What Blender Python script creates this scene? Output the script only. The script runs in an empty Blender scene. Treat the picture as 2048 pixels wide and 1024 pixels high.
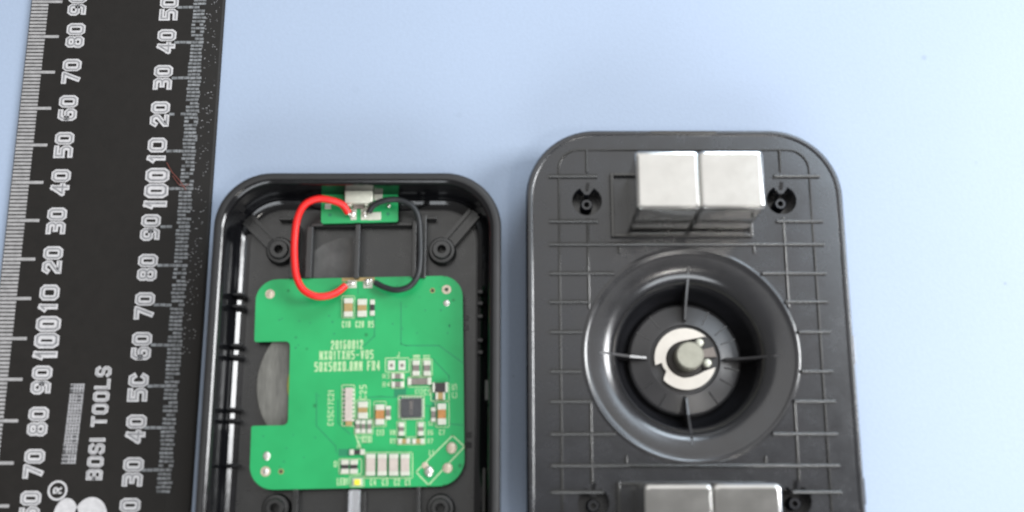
import bpy, bmesh, math, random
from mathutils import Vector, Matrix
random.seed(7)
S = 0.001                       # everything below is written in millimetres
R = math.radians
sc = bpy.context.scene
col = sc.collection

# ------------------------------------------------------------------ camera
F_PX, CAM_H = 2194.0, 267.0     # focal length in pixels of the 2048 wide photo, height above the sheet (mm)
TILT = math.atan(534 / 2194.0)
cam_d = bpy.data.cameras.new('camera')
cam_d.sensor_width = 36.0
cam_d.lens = 36.0 * F_PX / 2048.0
cam_d.clip_start = 0.01
cam_d.clip_end = 50
cam_d.dof.use_dof = True
cam_d.dof.focus_distance = 0.330
cam_d.dof.aperture_fstop = 12.5
cam = bpy.data.objects.new('camera', cam_d)
col.objects.link(cam)
cam.location = (0, 0, CAM_H * S)
cam.rotation_euler = (TILT, 0, 0)
sc.camera = cam

# ------------------------------------------------------------------ world, lamps, exposure
sc.view_settings.view_transform = 'Standard'
sc.view_settings.look = 'None'
sc.view_settings.exposure = 0
sc.view_settings.gamma = 1
sc.cycles.caustics_reflective = False
world = bpy.data.worlds.new('World')
sc.world = world
world.use_nodes = True
bg = world.node_tree.nodes['Background']
bg.inputs['Color'].default_value = (1.0, 0.99, 0.98, 1)
bg.inputs['Strength'].default_value = 0.33

def area(name, loc, target, sx, sy, power, color):
    d = bpy.data.lights.new(name, 'AREA')
    d.shape = 'RECTANGLE'; d.size = sx; d.size_y = sy; d.energy = power; d.color = color
    o = bpy.data.objects.new(name, d); col.objects.link(o)
    o.location = loc
    o.rotation_euler = (Vector(target) - Vector(loc)).to_track_quat('-Z', 'Y').to_euler()
    return o
area('ceiling_light', (0.22, 0.72, 1.40), (0.22, 0.72, 0), 1.5, 1.15, 5.0, (1.0, 0.99, 0.97))
area('sky_window', (0.36, 0.76, 0.60), (0.0, 0.05, 0), 0.38, 0.25, 3.6, (0.76, 0.88, 1.0))
area('added_sheen_light', (0.68, 0.62, 1.15), (0.0, 0.05, 0), 0.45, 0.45, 2.6, (0.70, 0.85, 1.0))  # extra cool light added to lift the bluish sheen on the shell's upper right
area('window_light', (0.50, 0.13, 0.36), (0.0, 0.05, 0), 0.16, 0.24, 3.5, (0.97, 0.985, 1.0))
area('room_fill', (0.22, -0.58, 0.44), (0.0, 0.05, 0), 0.75, 0.28, 4.0, (0.90, 0.95, 1.0))
area('added_highlight_lamp', (0.28, -0.28, 0.85), (0.0, 0.05, 0), 0.09, 0.09, 1.0, (1.0, 0.97, 0.92))  # small lamp added only for highlights on the bowl and ribs

# ------------------------------------------------------------------ measuring
_c, _s = math.cos(TILT), math.sin(TILT)
def W(px, py, z):
    """point of the photo at height z -> millimetres on the table (origin under the camera)"""
    u = (px - 1024) / F_PX; v = (py - 512) / F_PX
    d = _c + v * _s
    return (u * (CAM_H - z) / d, (CAM_H - z) * (_s - v * _c) / d)

# ------------------------------------------------------------------ materials
def new_mat(name):
    m = bpy.data.materials.new(name); m.use_nodes = True
    nt = m.node_tree
    return m, nt, nt.nodes['Principled BSDF']

def mat(name, color, rough=0.5, metal=0.0, var=0.0, scale=400.0, bump=0.0, bscale=1500.0, rvar=0.0, spec=0.5, trans=0.0, coat=0.0, stretch=None):
    m, nt, p = new_mat(name)
    p.inputs['Base Color'].default_value = (*color, 1)
    p.inputs['Roughness'].default_value = rough
    p.inputs['Metallic'].default_value = metal
    p.inputs['Specular IOR Level'].default_value = spec
    p.inputs['Transmission Weight'].default_value = trans
    p.inputs['Coat Weight'].default_value = coat
    tc = nt.nodes.new('ShaderNodeTexCoord')
    mp = nt.nodes.new('ShaderNodeMapping')
    if stretch: mp.inputs['Scale'].default_value = stretch
    nt.links.new(tc.outputs['Object'], mp.inputs['Vector'])
    if var or rvar:
        n = nt.nodes.new('ShaderNodeTexNoise')
        n.inputs['Scale'].default_value = scale; n.inputs['Detail'].default_value = 6; n.inputs['Roughness'].default_value = 0.65
        nt.links.new(mp.outputs['Vector'], n.inputs['Vector'])
    if var:
        r = nt.nodes.new('ShaderNodeMapRange')
        r.inputs['From Min'].default_value = 0.3; r.inputs['From Max'].default_value = 0.7
        r.inputs['To Min'].default_value = 1 - var; r.inputs['To Max'].default_value = 1 + var
        nt.links.new(n.outputs['Fac'], r.inputs['Value'])
        vm = nt.nodes.new('ShaderNodeVectorMath'); vm.operation = 'SCALE'
        vm.inputs[0].default_value = color
        nt.links.new(r.outputs['Result'], vm.inputs['Scale'])
        nt.links.new(vm.outputs['Vector'], p.inputs['Base Color'])
    if rvar:
        r = nt.nodes.new('ShaderNodeMapRange')
        r.inputs['From Min'].default_value = 0.3; r.inputs['From Max'].default_value = 0.7
        r.inputs['To Min'].default_value = max(0.02, rough - rvar); r.inputs['To Max'].default_value = rough + rvar
        nt.links.new(n.outputs['Fac'], r.inputs['Value'])
        nt.links.new(r.outputs['Result'], p.inputs['Roughness'])
    if bump:
        n2 = nt.nodes.new('ShaderNodeTexNoise'); n2.inputs['Scale'].default_value = bscale; n2.inputs['Detail'].default_value = 3
        nt.links.new(mp.outputs['Vector'], n2.inputs['Vector'])
        b = nt.nodes.new('ShaderNodeBump'); b.inputs['Strength'].default_value = bump; b.inputs['Distance'].default_value = 0.0003
        nt.links.new(n2.outputs['Fac'], b.inputs['Height'])
        nt.links.new(b.outputs['Normal'], p.inputs['Normal'])
    return m

M = {}
M['satin'] = mat('black_satin_plastic', (0.007, 0.007, 0.007), 0.30, var=0.18, scale=250, bump=0.10, bscale=2600, rvar=0.05, spec=1.0)
M['shell'] = mat('black_moulded_plastic', (0.0035, 0.0045, 0.008), 0.25, var=0.15, scale=200, bump=0.08, bscale=2200, rvar=0.05, spec=1.0)
M['bowl'] = mat('black_bowl_plastic', (0.013, 0.013, 0.015), 0.22, var=0.1, scale=200, bump=0.04, bscale=1500, rvar=0.04, spec=0.9)
M['rim'] = mat('black_rim_plastic', (0.030, 0.029, 0.029), 0.55, var=0.1, scale=200, spec=0.35, bump=0.05, bscale=1500)
M['plat'] = mat('black_platform_plastic', (0.028, 0.027, 0.029), 0.34, var=0.12, scale=200, bump=0.05, bscale=1500, spec=0.8)
M['gloss'] = mat('black_gloss_plastic', (0.006, 0.006, 0.007), 0.14, bump=0.05, bscale=500, rvar=0.04, scale=300)
M['rib'] = mat('rib_plastic', (0.024, 0.023, 0.021), 0.20, bump=0.02, bscale=900, spec=1.0)
M['metal'] = mat('nickel_plated_metal', (0.66, 0.655, 0.635), 0.13, 1.0, var=0.06, scale=130, bump=0.018, bscale=200, rvar=0.05)
M['clip'] = mat('steel_clip', (0.80, 0.76, 0.70), 0.30, 1.0, var=0.06, scale=300)
M['washer'] = mat('dark_washer', (0.045, 0.040, 0.036), 0.4, 0.3, var=0.2, scale=500)
M['post'] = mat('dull_brass_post', (0.36, 0.35, 0.29), 0.50, 0.6, var=0.1, scale=500)
M['solder'] = mat('solder', (0.80, 0.78, 0.72), 0.28, 0.85, bump=0.5, bscale=1400, var=0.1)
M['pad'] = mat('tinned_pad', (0.62, 0.52, 0.40), 0.42, 0.35, bump=0.5, bscale=1600, var=0.2, scale=900)
M['ends'] = mat('chip_terminal', (0.62, 0.62, 0.53), 0.38, 0.25, var=0.1, scale=900)
M['tan'] = mat('ceramic_tan', (0.36, 0.25, 0.10), 0.45, var=0.15, scale=900)
M['orange'] = mat('ceramic_brown', (0.42, 0.19, 0.06), 0.45, var=0.15, scale=900)
M['pink'] = mat('ceramic_grey', (0.50, 0.43, 0.38), 0.45, var=0.08, scale=900)
M['chipblack'] = mat('resistor_black', (0.035, 0.03, 0.03), 0.4, var=0.2, scale=900)
M['chipgrey'] = mat('resistor_grey', (0.20, 0.17, 0.15), 0.45, var=0.2, scale=900)
M['ic'] = mat('integrated_circuit_epoxy', (0.055, 0.055, 0.058), 0.5, var=0.2, scale=1500)
M['silk'] = mat('silkscreen_ink', (0.43, 0.60, 0.33), 0.6, var=0.1, scale=900)
M['trace'] = mat('buried_trace', (0.015, 0.20, 0.09), 0.4)
M['hole'] = mat('via_hole', (0.03, 0.05, 0.03), 0.7)
M['yellow'] = mat('led_phosphor', (0.85, 0.75, 0.05), 0.4)
M['red'] = mat('red_silicone_wire', (0.80, 0.014, 0.012), 0.42, bump=0.05, bscale=900, var=0.05)
M['blackwire'] = mat('black_silicone_wire', (0.018, 0.020, 0.022), 0.42, bump=0.05, bscale=900)
M['ferrite'] = mat('ferrite_sheet', (0.14, 0.135, 0.12), 0.45, 0.1, var=0.5, scale=260, bump=0.3, bscale=800, stretch=(1, 0.25, 1))
M['copper'] = mat('coil_copper', (0.42, 0.36, 0.08), 0.4, 0.4)
M['tape'] = mat('grey_adhesive_tape', (0.085, 0.083, 0.080), 0.34, var=0.35, scale=160)
M['clear'] = mat('clear_acrylic', (0.95, 0.95, 0.97), 0.12, trans=0.75, bump=0.3, bscale=500)
M['ruler'] = mat('ruler_black_anodised', (0.010, 0.008, 0.0065), 0.58, 0.0, var=0.18, scale=420, bump=0.10, bscale=2600, rvar=0.05, spec=0.38)
M['print'] = mat('ruler_white_print', (0.56, 0.54, 0.54), 0.6, var=0.15, scale=700)
M['printgrey'] = mat('ruler_worn_print', (0.24, 0.235, 0.24), 0.6, var=0.35, scale=900)
M['printpale'] = mat('ruler_pale_print', (0.36, 0.35, 0.355), 0.6, var=0.3, scale=900)
M['printdark'] = mat('ruler_faded_print', (0.085, 0.083, 0.085), 0.6, var=0.4, scale=900)
M['tick'] = mat('ruler_tick_print', (0.36, 0.345, 0.34), 0.6, var=0.22, scale=600)
M['tickr'] = mat('ruler_bevel_tick_print', (0.19, 0.195, 0.20), 0.5, var=0.6, scale=650)
M['hair'] = mat('red_fibre', (0.22, 0.06, 0.045), 0.6)

def pcb_mat():
    m, nt, p = new_mat('green_solder_mask')
    tc = nt.nodes.new('ShaderNodeTexCoord')
    n = nt.nodes.new('ShaderNodeTexNoise'); n.inputs['Scale'].default_value = 90; n.inputs['Detail'].default_value = 5
    r = nt.nodes.new('ShaderNodeValToRGB')
    r.color_ramp.elements[0].position = 0.3; r.color_ramp.elements[0].color = (0.013, 0.31, 0.092, 1)
    r.color_ramp.elements[1].position = 0.7; r.color_ramp.elements[1].color = (0.018, 0.375, 0.115, 1)
    v = nt.nodes.new('ShaderNodeTexVoronoi'); v.inputs['Scale'].default_value = 210
    r2 = nt.nodes.new('ShaderNodeMapRange'); r2.inputs['From Min'].default_value = 0.07; r2.inputs['From Max'].default_value = 0.13
    r2.inputs['To Min'].default_value = 0.55; r2.inputs['To Max'].default_value = 1
    vm = nt.nodes.new('ShaderNodeVectorMath'); vm.operation = 'SCALE'
    L = nt.links
    L.new(tc.outputs['Object'], n.inputs['Vector']); L.new(n.outputs['Fac'], r.inputs['Fac'])
    L.new(tc.outputs['Object'], v.inputs['Vector']); L.new(v.outputs['Distance'], r2.inputs['Value'])
    L.new(r.outputs['Color'], vm.inputs[0]); L.new(r2.outputs['Result'], vm.inputs['Scale'])
    L.new(vm.outputs['Vector'], p.inputs['Base Color'])
    p.inputs['Roughness'].default_value = 0.33
    return m
M['pcb'] = pcb_mat()

def sheet_mat():
    m, nt, p = new_mat('pale_blue_sheet')
    L = nt.links
    tc = nt.nodes.new('ShaderNodeTexCoord')
    n = nt.nodes.new('ShaderNodeTexNoise'); n.inputs['Scale'].default_value = 1100; n.inputs['Detail'].default_value = 4
    n1 = nt.nodes.new('ShaderNodeTexNoise'); n1.inputs['Scale'].default_value = 14; n1.inputs['Detail'].default_value = 4
    ad = nt.nodes.new('ShaderNodeMath'); ad.operation = 'ADD'
    L.new(tc.outputs['Object'], n.inputs['Vector']); L.new(tc.outputs['Object'], n1.inputs['Vector'])
    L.new(n.outputs['Fac'], ad.inputs[0]); L.new(n1.outputs['Fac'], ad.inputs[1])
    mr = nt.nodes.new('ShaderNodeMapRange'); mr.inputs['From Min'].default_value = 0.6; mr.inputs['From Max'].default_value = 1.4
    mr.inputs['To Min'].default_value = 0.95; mr.inputs['To Max'].default_value = 1.05
    L.new(ad.outputs[0], mr.inputs['Value'])
    last = mr.outputs['Result']
    # a few specks of dirt on the sheet: (x, y, radius mm, darkness)
    spots = [(*W(1848, 115, 0), 1.1, 0.16), (*W(2010, 567, 0), 0.6, 0.22), (*W(918, 230, 0), 1.2, 0.06),
             (*W(1952, 325, 0), 0.7, 0.08), (*W(1027, 752, 0), 0.5, 0.2), (*W(712, 180, 0), 1.6, 0.035)]
    for x, y, rr, dk in spots:
        d = nt.nodes.new('ShaderNodeVectorMath'); d.operation = 'DISTANCE'
        d.inputs[1].default_value = (x * S, y * S, 0)
        L.new(tc.outputs['Object'], d.inputs[0])
        q = nt.nodes.new('ShaderNodeMapRange'); q.interpolation_type = 'SMOOTHSTEP'
        q.inputs['From Min'].default_value = rr * 0.2 * S; q.inputs['From Max'].default_value = rr * S
        q.inputs['To Min'].default_value = 1 - dk; q.inputs['To Max'].default_value = 1
        L.new(d.outputs['Value'], q.inputs['Value'])
        mu = nt.nodes.new('ShaderNodeMath'); mu.operation = 'MULTIPLY'
        L.new(last, mu.inputs[0]); L.new(q.outputs['Result'], mu.inputs[1]); last = mu.outputs[0]
    vm = nt.nodes.new('ShaderNodeVectorMath'); vm.operation = 'SCALE'
    vm.inputs[0].default_value = (0.365, 0.437, 0.560)
    L.new(last, vm.inputs['Scale']); L.new(vm.outputs['Vector'], p.inputs['Base Color'])
    b = nt.nodes.new('ShaderNodeBump'); b.inputs['Strength'].default_value = 0.12; b.inputs['Distance'].default_value = 0.0003
    L.new(n.outputs['Fac'], b.inputs['Height']); L.new(b.outputs['Normal'], p.inputs['Normal'])
    p.inputs['Roughness'].default_value = 0.55
    return m
M['sheet'] = sheet_mat()

# ------------------------------------------------------------------ mesh helpers (millimetres in, metres out)
def obj(name, bm, mats, parent=None, smooth=None, recalc=True):
    if recalc: bmesh.ops.recalc_face_normals(bm, faces=bm.faces)
    for v in bm.verts: v.co *= S
    me = bpy.data.meshes.new(name); bm.to_mesh(me); bm.free()
    for m in (mats if isinstance(mats, (list, tuple)) else [mats]): me.materials.append(m)
    if smooth is not None:
        for p in me.polygons: p.use_smooth = True
        me.set_sharp_from_angle(angle=R(smooth))
    o = bpy.data.objects.new(name, me); col.objects.link(o)
    if parent: o.parent = parent
    return o

class Frame:
    """a thing's own millimetre frame standing at (x, y, z) on the table"""
    def __init__(s, x, y, z=0, rot=0): s.x, s.y, s.z, s.rot = x, y, z, R(rot)
    def p(s, px, py, z):
        X, Y = W(px, py, z); X -= s.x; Y -= s.y
        c, n = math.cos(-s.rot), math.sin(-s.rot)
        return (X * c - Y * n, X * n + Y * c, z - s.z)

def thing(name, label, cat, fr, group=None):
    o = bpy.data.objects.new(name, None); col.objects.link(o)
    o.empty_display_size = 0.005
    o.location = (fr.x * S, fr.y * S, fr.z * S); o.rotation_euler = (0, 0, fr.rot)
    o['label'] = label; o['category'] = cat
    if group: o['group'] = group
    return o

def box(bm, x0, x1, y0, y1, z0, z1, bev=0.0, mi=0):
    vs = [bm.verts.new((x, y, z)) for z in (z0, z1) for x, y in ((x0, y0), (x1, y0), (x1, y1), (x0, y1))]
    fs = [bm.faces.new([vs[i] for i in q]) for q in ((3, 2, 1, 0), (4, 5, 6, 7), (0, 1, 5, 4), (1, 2, 6, 5), (2, 3, 7, 6), (3, 0, 4, 7))]
    for f in fs: f.material_index = mi
    if bev:
        es = list({e for f in fs for e in f.edges})
        bmesh.ops.bevel(bm, geom=es, offset=bev, segments=2, profile=0.5, affect='EDGES')

def rrect(x0, x1, y0, y1, r, n=10):
    out = []
    for cx, cy, a in ((x1 - r, y1 - r, 0), (x0 + r, y1 - r, 90), (x0 + r, y0 + r, 180), (x1 - r, y0 + r, 270)):
        for i in range(n + 1):
            t = R(a + 90 * i / n); out.append((cx + r * math.cos(t), cy + r * math.sin(t)))
    return out

def prism(bm, pts, z0, z1, bev=0.0, mi=0):
    n = len(pts)
    a = [bm.verts.new((x, y, z0)) for x, y in pts]
    if bev:
        cx = sum(p[0] for p in pts) / n; cy = sum(p[1] for p in pts) / n
        mx = max(abs(p[0] - cx) for p in pts); my = max(abs(p[1] - cy) for p in pts)
        b = [bm.verts.new((x, y, z1 - bev)) for x, y in pts]
        c = [bm.verts.new((cx + (x - cx) * (1 - bev / mx), cy + (y - cy) * (1 - bev / my), z1)) for x, y in pts]
        rings = [a, b, c]
    else:
        rings = [a, [bm.verts.new((x, y, z1)) for x, y in pts]]
    for q, w in zip(rings, rings[1:]):
        for i in range(n):
            bm.faces.new((q[i], q[(i + 1) % n], w[(i + 1) % n], w[i])).material_index = mi
    bm.faces.new(rings[0][::-1]).material_index = mi; bm.faces.new(rings[-1]).material_index = mi

def loft(bm, rings, close=True, mis=None):
    R_ = [[bm.verts.new(p) for p in r] for r in rings]
    for k, (q, w) in enumerate(zip(R_, R_[1:])):
        n = len(q)
        for i in range(n):
            f = bm.faces.new((q[i], q[(i + 1) % n], w[(i + 1) % n], w[i]))
            if mis: f.material_index = mis[k]
    return R_

def lathe(bm, prof, cx=0, cy=0, n=96, cap=False):
    rings = [[(cx + r * math.cos(2 * math.pi * i / n), cy + r * math.sin(2 * math.pi * i / n), z) for i in range(n)] for r, z in prof]
    L = loft(bm, rings)
    if cap:
        bm.faces.new(L[-1])
    return L

def disc(bm, cx, cy, r, z0, z1, n=24, bev=0.0, ry=None):
    ry = ry or r
    prism(bm, [(cx + r * math.cos(2 * math.pi * i / n), cy + ry * math.sin(2 * math.pi * i / n)) for i in range(n)], z0, z1, bev)

def dome(bm, cx, cy, rx, ry, z, h, n=20, m=5):
    rings = []
    for k in range(m):
        t = k / m * math.pi / 2
        rings.append([(cx + rx * math.cos(t) * math.cos(2 * math.pi * i / n), cy + ry * math.cos(t) * math.sin(2 * math.pi * i / n), z + h * math.sin(t)) for i in range(n)])
    L = loft(bm, rings); bm.faces.new(L[-1]); bm.faces.new(L[0][::-1])

def catmull(pts, k=8):
    P = [Vector(p) for p in pts]; P = [P[0] * 2 - P[1]] + P + [P[-1] * 2 - P[-2]]
    out = []
    for i in range(1, len(P) - 2):
        for j in range(k):
            t = j / k; a, b, c, d = P[i - 1:i + 3]
            out.append(0.5 * ((2 * b) + (c - a) * t + (2 * a - 5 * b + 4 * c - d) * t * t + (3 * b - a - 3 * c + d) * t ** 3))
    out.append(P[-2]); return out

def tube(bm, pts, r, n=14, rfun=None):
    rings = []; up = Vector((0, 0, 1))
    for i, p in enumerate(pts):
        d = (pts[min(i + 1, len(pts) - 1)] - pts[max(i - 1, 0)]).normalized()
        a = d.cross(up)
        if a.length < 1e-4: a = Vector((1, 0, 0))
        a.normalize(); b = a.cross(d).normalized()
        rr = r if rfun is None else rfun(i / (len(pts) - 1)) * r
        rings.append([tuple(p + a * rr * math.cos(2 * math.pi * j / n) + b * rr * math.sin(2 * math.pi * j / n)) for j in range(n)])
    L = loft(bm, rings); bm.faces.new(L[0][::-1]); bm.faces.new(L[-1])

def strip(bm, pts, w, z0, z1):
    """flat band of width w along a polyline of (x, y)"""
    for (ax, ay), (bx, by) in zip(pts, pts[1:]):
        d = Vector((bx - ax, by - ay)); l = d.length
        if l < 1e-6: continue
        d /= l; nx, ny = -d.y * w / 2, d.x * w / 2
        ex, ey = d.x * w / 2, d.y * w / 2
        prism(bm, [(ax + nx - ex, ay + ny - ey), (ax - nx - ex, ay - ny - ey), (bx - nx + ex, by - ny + ey), (bx + nx + ex, by + ny + ey)], z0, z1)

# ------------------------------------------------------------------ lettering: single-stroke characters as flat printed bands
_O = [(.2, 0), (.8, 0), (1, .15), (1, .85), (.8, 1), (.2, 1), (0, .85), (0, .15), (.2, 0)]
FONT = {
 '0': [_O], 'O': [_O], '1': [[(.1, .74), (.55, 1), (.55, 0)]], '2': [[(0, .8), (.2, 1), (.8, 1), (1, .82), (1, .62), (0, .12), (0, 0), (1, 0)]],
 '3': [[(0, 1), (.8, 1), (1, .85), (1, .64), (.8, .52), (.3, .52)], [(.8, .52), (1, .38), (1, .15), (.8, 0), (0, 0)]],
 '4': [[(.72, 0), (.72, 1), (0, .32), (1, .32)]], '5': [[(1, 1), (0, 1), (0, .56), (.8, .58), (1, .42), (1, .15), (.8, 0), (0, 0)]],
 '6': [[(.9, 1), (.2, 1), (0, .8), (0, .15), (.2, 0), (.8, 0), (1, .15), (1, .42), (.8, .56), (.05, .54)]],
 '7': [[(0, 1), (1, 1), (.35, 0)]],
 '8': [[(.2, .54), (.8, .54), (.96, .66), (.96, .88), (.8, 1), (.2, 1), (.04, .88), (.04, .66), (.2, .54)], [(.2, .5), (0, .38), (0, .14), (.2, 0), (.8, 0), (1, .14), (1, .38), (.8, .5)]],
 '9': [[(.1, 0), (.8, 0), (1, .2), (1, .85), (.8, 1), (.2, 1), (0, .85), (0, .58), (.2, .44), (.95, .46)]],
 'B': [[(0, 0), (0, 1), (.8, 1), (1, .84), (1, .64), (.8, .52), (0, .52)], [(.8, .5), (1, .38), (1, .15), (.8, 0), (0, 0)]],
 'S': [[(1, .84), (.8, 1), (.2, 1), (0, .85), (0, .64), (.2, .53), (.8, .48), (1, .36), (1, .15), (.8, 0), (.2, 0), (0, .16)]],
 'I': [[(.5, 0), (.5, 1)]], 'T': [[(0, 1), (1, 1)], [(.5, 1), (.5, 0)]], 'L': [[(0, 1), (0, 0), (1, 0)]],
 'C': [[(1, .82), (.8, 1), (.2, 1), (0, .82), (0, .18), (.2, 0), (.8, 0), (1, .18)]], 'N': [[(0, 0), (0, 1), (1, 0), (1, 1)]],
 'X': [[(0, 0), (1, 1)], [(0, 1), (1, 0)]], 'Q': [_O, [(.55, .3), (1, -.08)]], 'H': [[(0, 0), (0, 1)], [(1, 0), (1, 1)], [(0, .5), (1, .5)]],
 'V': [[(0, 1), (.5, 0), (1, 1)]], 'F': [[(0, 0), (0, 1), (1, 1)], [(0, .52), (.8, .52)]], 'E': [[(1, 1), (0, 1), (0, 0), (1, 0)], [(0, .52), (.8, .52)]],
 'R': [[(0, 0), (0, 1), (.8, 1), (1, .84), (1, .62), (.8, .5), (0, .5)], [(.5, .5), (1, 0)]], 'M': [[(0, 0), (0, 1), (.5, .4), (1, 1), (1, 0)]],
 'D': [[(0, 0), (0, 1), (.7, 1), (1, .75), (1, .25), (.7, 0), (0, 0)]], 'J': [[(1, 1), (1, .2), (.8, 0), (.2, 0), (0, .2)]],
 '.': [[(.4, .02), (.6, .02)]], '-': [[(.1, .48), (.9, .48)]], ' ': []}
NARROW = {'I': .35, '1': .68, '.': .35, ' ': .7}

def ribbon(bm, pts, t, z):
    closed = pts[0] == pts[-1] and len(pts) > 3
    for i in range(1, len(pts) - 1):            # acute corners: two bands that overlap instead of a mitre
        a, b = Vector(pts[i]) - Vector(pts[i - 1]), Vector(pts[i + 1]) - Vector(pts[i])
        if not closed and a.normalized().dot(b.normalized()) < -.25:
            ribbon(bm, pts[:i + 1], t, z); ribbon(bm, pts[i:], t, z + .0012); return
    P = [Vector(p) for p in pts]
    if closed: P = P[:-1]
    n = len(P); out = []
    for i in range(n):
        a = P[i - 1] if (i or closed) else None
        b = P[(i + 1) % n] if (i < n - 1 or closed) else None
        d1 = (P[i] - a).normalized() if a is not None else None
        d2 = (b - P[i]).normalized() if b is not None else None
        if d1 is None: d1 = d2; c = P[i] - d2 * t * .45
        elif d2 is None: d2 = d1; c = P[i] + d1 * t * .45
        else: c = P[i]
        n1, n2 = Vector((-d1.y, d1.x)), Vector((-d2.y, d2.x)); m = n1 + n2
        m = n1 if m.length < .3 else m.normalized()
        k = min(t / 2 / max(m.dot(n1), .35), t * 1.1)
        out.append((bm.verts.new((c.x + m.x * k, c.y + m.y * k, z)), bm.verts.new((c.x - m.x * k, c.y - m.y * k, z))))
    for i in range(n if closed else n - 1):
        (a, b), (c, d) = out[i], out[(i + 1) % n]; bm.faces.new((b, d, c, a))

def write(bm, txt, cx, cy, w, h, z, rot=0, t=.17, gap=.30):
    """characters filling a w x h box centred on (cx, cy); t = stroke as a share of the height"""
    c, s_ = math.cos(R(rot)), math.sin(R(rot)); T = t * h
    ws = [NARROW.get(ch, 1.0) for ch in txt]; unit = w / (sum(ws) + gap * (len(txt) - 1)); p = -w / 2; k = 0
    for ch, q in zip(txt, ws):
        cw = unit * q
        for pl in FONT.get(ch, FONT['8']):
            if ch == 'I': pl = [(.5, y) for _, y in pl]
            q_ = []
            for x, y in pl:
                a = p + T / 2 + x * (cw - T); b = -h / 2 + T / 2 + y * (h - T)
                q_.append((cx + a * c - b * s_, cy + a * s_ + b * c))
            ribbon(bm, q_, T, z + k * .0025); k += 1
        p += unit * (q + gap)

# ================================================================== the blue sheet
bm = bmesh.new()
N = 40
g = [[bm.verts.new((-700 + 1400 * i / N, -600 + 1400 * j / N, 0)) for j in range(N + 1)] for i in range(N + 1)]
for i in range(N):
    for j in range(N): bm.faces.new((g[i][j], g[i + 1][j], g[i + 1][j + 1], g[i][j + 1]))
o = obj('table_sheet', bm, M['sheet']); o['kind'] = 'structure'

# ================================================================== ruler
RX0, RX1, RT = -127.0, -76.0, 1.2
fr = Frame(-101.5, 60)
ruler = thing('ruler', 'black flat ruler with worn white millimetre scales on both edges, beside the glossy tray', 'ruler', fr)
bm = bmesh.new()
xs = [(-25.5, 0), (-25.5, RT - 0.15), (-25.35, RT), (19.6, RT), (24.9, 0.75), (25.4, 0.55), (25.5, 0.4), (25.5, 0)]
ya, yb = -160, 175
a = [bm.verts.new((x, ya, z)) for x, z in xs]; b = [bm.verts.new((x, yb, z)) for x, z in xs]
for i in range(len(xs)): j = (i + 1) % len(xs); bm.faces.new((a[i], a[j], b[j], b[i]))
bm.faces.new(a); bm.faces.new(b[::-1])
obj('ruler_body', bm, M['ruler'], ruler)
# scales: ten-millimetre lines sit at these photo rows; the 10 mm pitch is regular on the table
yl = W(70, 597, RT)[1] - 60          # the "10" line of the left scale
def ticks(name, y0, x_edge, x_short, x_long, sgn, m, wide, zf, jag=0.0):
    bm = bmesh.new()
    for k in range(-75, 95):
        y = y0 + k
        long_ = (k % 10 == 0)
        xe = x_long if long_ else x_short
        e = x_edge
        w = wide * (1.15 if long_ else 1)
        if jag:
            xe += random.uniform(-jag, jag) * .6
            e += random.uniform(-jag, jag)
            n = 3 if not long_ else 5
            for q in range(n):            # worn print: each line broken in short dashes
                if random.random() < 0.05: continue
                f0 = e + (xe - e) * q / n; f1 = e + (xe - e) * (q + 0.9) / n
                dy = random.uniform(-0.05, 0.05)
                x0, x1 = sorted((f0, f1))
                prism(bm, [(x0, y - w / 2 + dy), (x1, y - w / 2 + dy), (x1, y + w / 2 + dy), (x0, y + w / 2 + dy)], zf(x0) - .05, zf(x0) + 0.02)
        else:
            x0, x1 = sorted((e, xe))
            prism(bm, [(x0, y - w / 2), (x1, y - w / 2), (x1, y + w / 2), (x0, y + w / 2)], RT - 0.05, RT + 0.02)
    return obj(name, bm, m, ruler)
t_l = ticks('scale_marks', yl, -25.3, -20.9, -17.3, 1, M['tick'], 0.66, lambda x: RT)
yr = W(350, 377, RT)[1] - 60
t_r = ticks('scale_marks', yr, 20.6, 17.2, 13.0, -1, M['tickr'], 0.62, lambda x: RT if x < 19.6 else RT - (x - 19.6) * 0.085, jag=0.28)
bm = bmesh.new()
for k in range(200):                     # scuffs along the bevelled edge
    x = random.uniform(20.2, 24.2); y = random.uniform(-20, 80); l = random.uniform(.2, .9) * (1.3 - (x - 20) / 6)
    z = RT - (x - 19.6) * 0.085
    prism(bm, [(x, y - .09), (x + l * .5, y - .09), (x + l * .5, y + .12), (x, y + .12)], z - .08, z + 0.012)
o = obj('edge_scuffs', bm, M['printgrey'], ruler); o['kind'] = 'stuff'

def numeral(txt, px, py, ln, ht):
    X, Y, _ = fr.p(px, py, RT)
    bm = bmesh.new(); write(bm, txt, X, Y, ln, ht, RT + 0.02, 90, .27, .06)
    o = obj('numeral', bm, M['print'], ruler, recalc=False)
    bm = bmesh.new(); write(bm, txt, X, Y, ln - .85, ht - .85, RT + 0.06, 90, .095, .29)
    obj('worn_core', bm, M['printgrey'], o, recalc=False)
for t, x, y in (('90', 155, 7), ('80', 151, 71), ('70', 143, 143), ('60', 136, 216), ('50', 128, 290), ('40', 121, 365), ('30', 113, 442),
                ('20', 105, 520), ('10', 98, 597), ('100', 94, 676), ('90', 83, 760), ('80', 76, 843), ('70', 68, 928), ('60', 60, 1012)):
    numeral(t, x, y, 10.9 if t == '100' else 7.0, 6.1 if t == '100' else 4.9)
for t, x, y in (('50', 338, 17), ('40', 333, 83), ('30', 326, 155), ('20', 320, 228), ('10', 314, 301), ('100', 313, 377), ('90', 301, 455),
                ('80', 295, 535), ('70', 289, 612), ('60', 283, 692), ('5C', 276, 775), ('40', 272, 858), ('30', 266, 944), ('20', 259, 1026)):
    numeral(t, x, y, 10.9 if t == '100' else 6.9, 6.1 if t == '100' else 4.9)
bm = bmesh.new()
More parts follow.
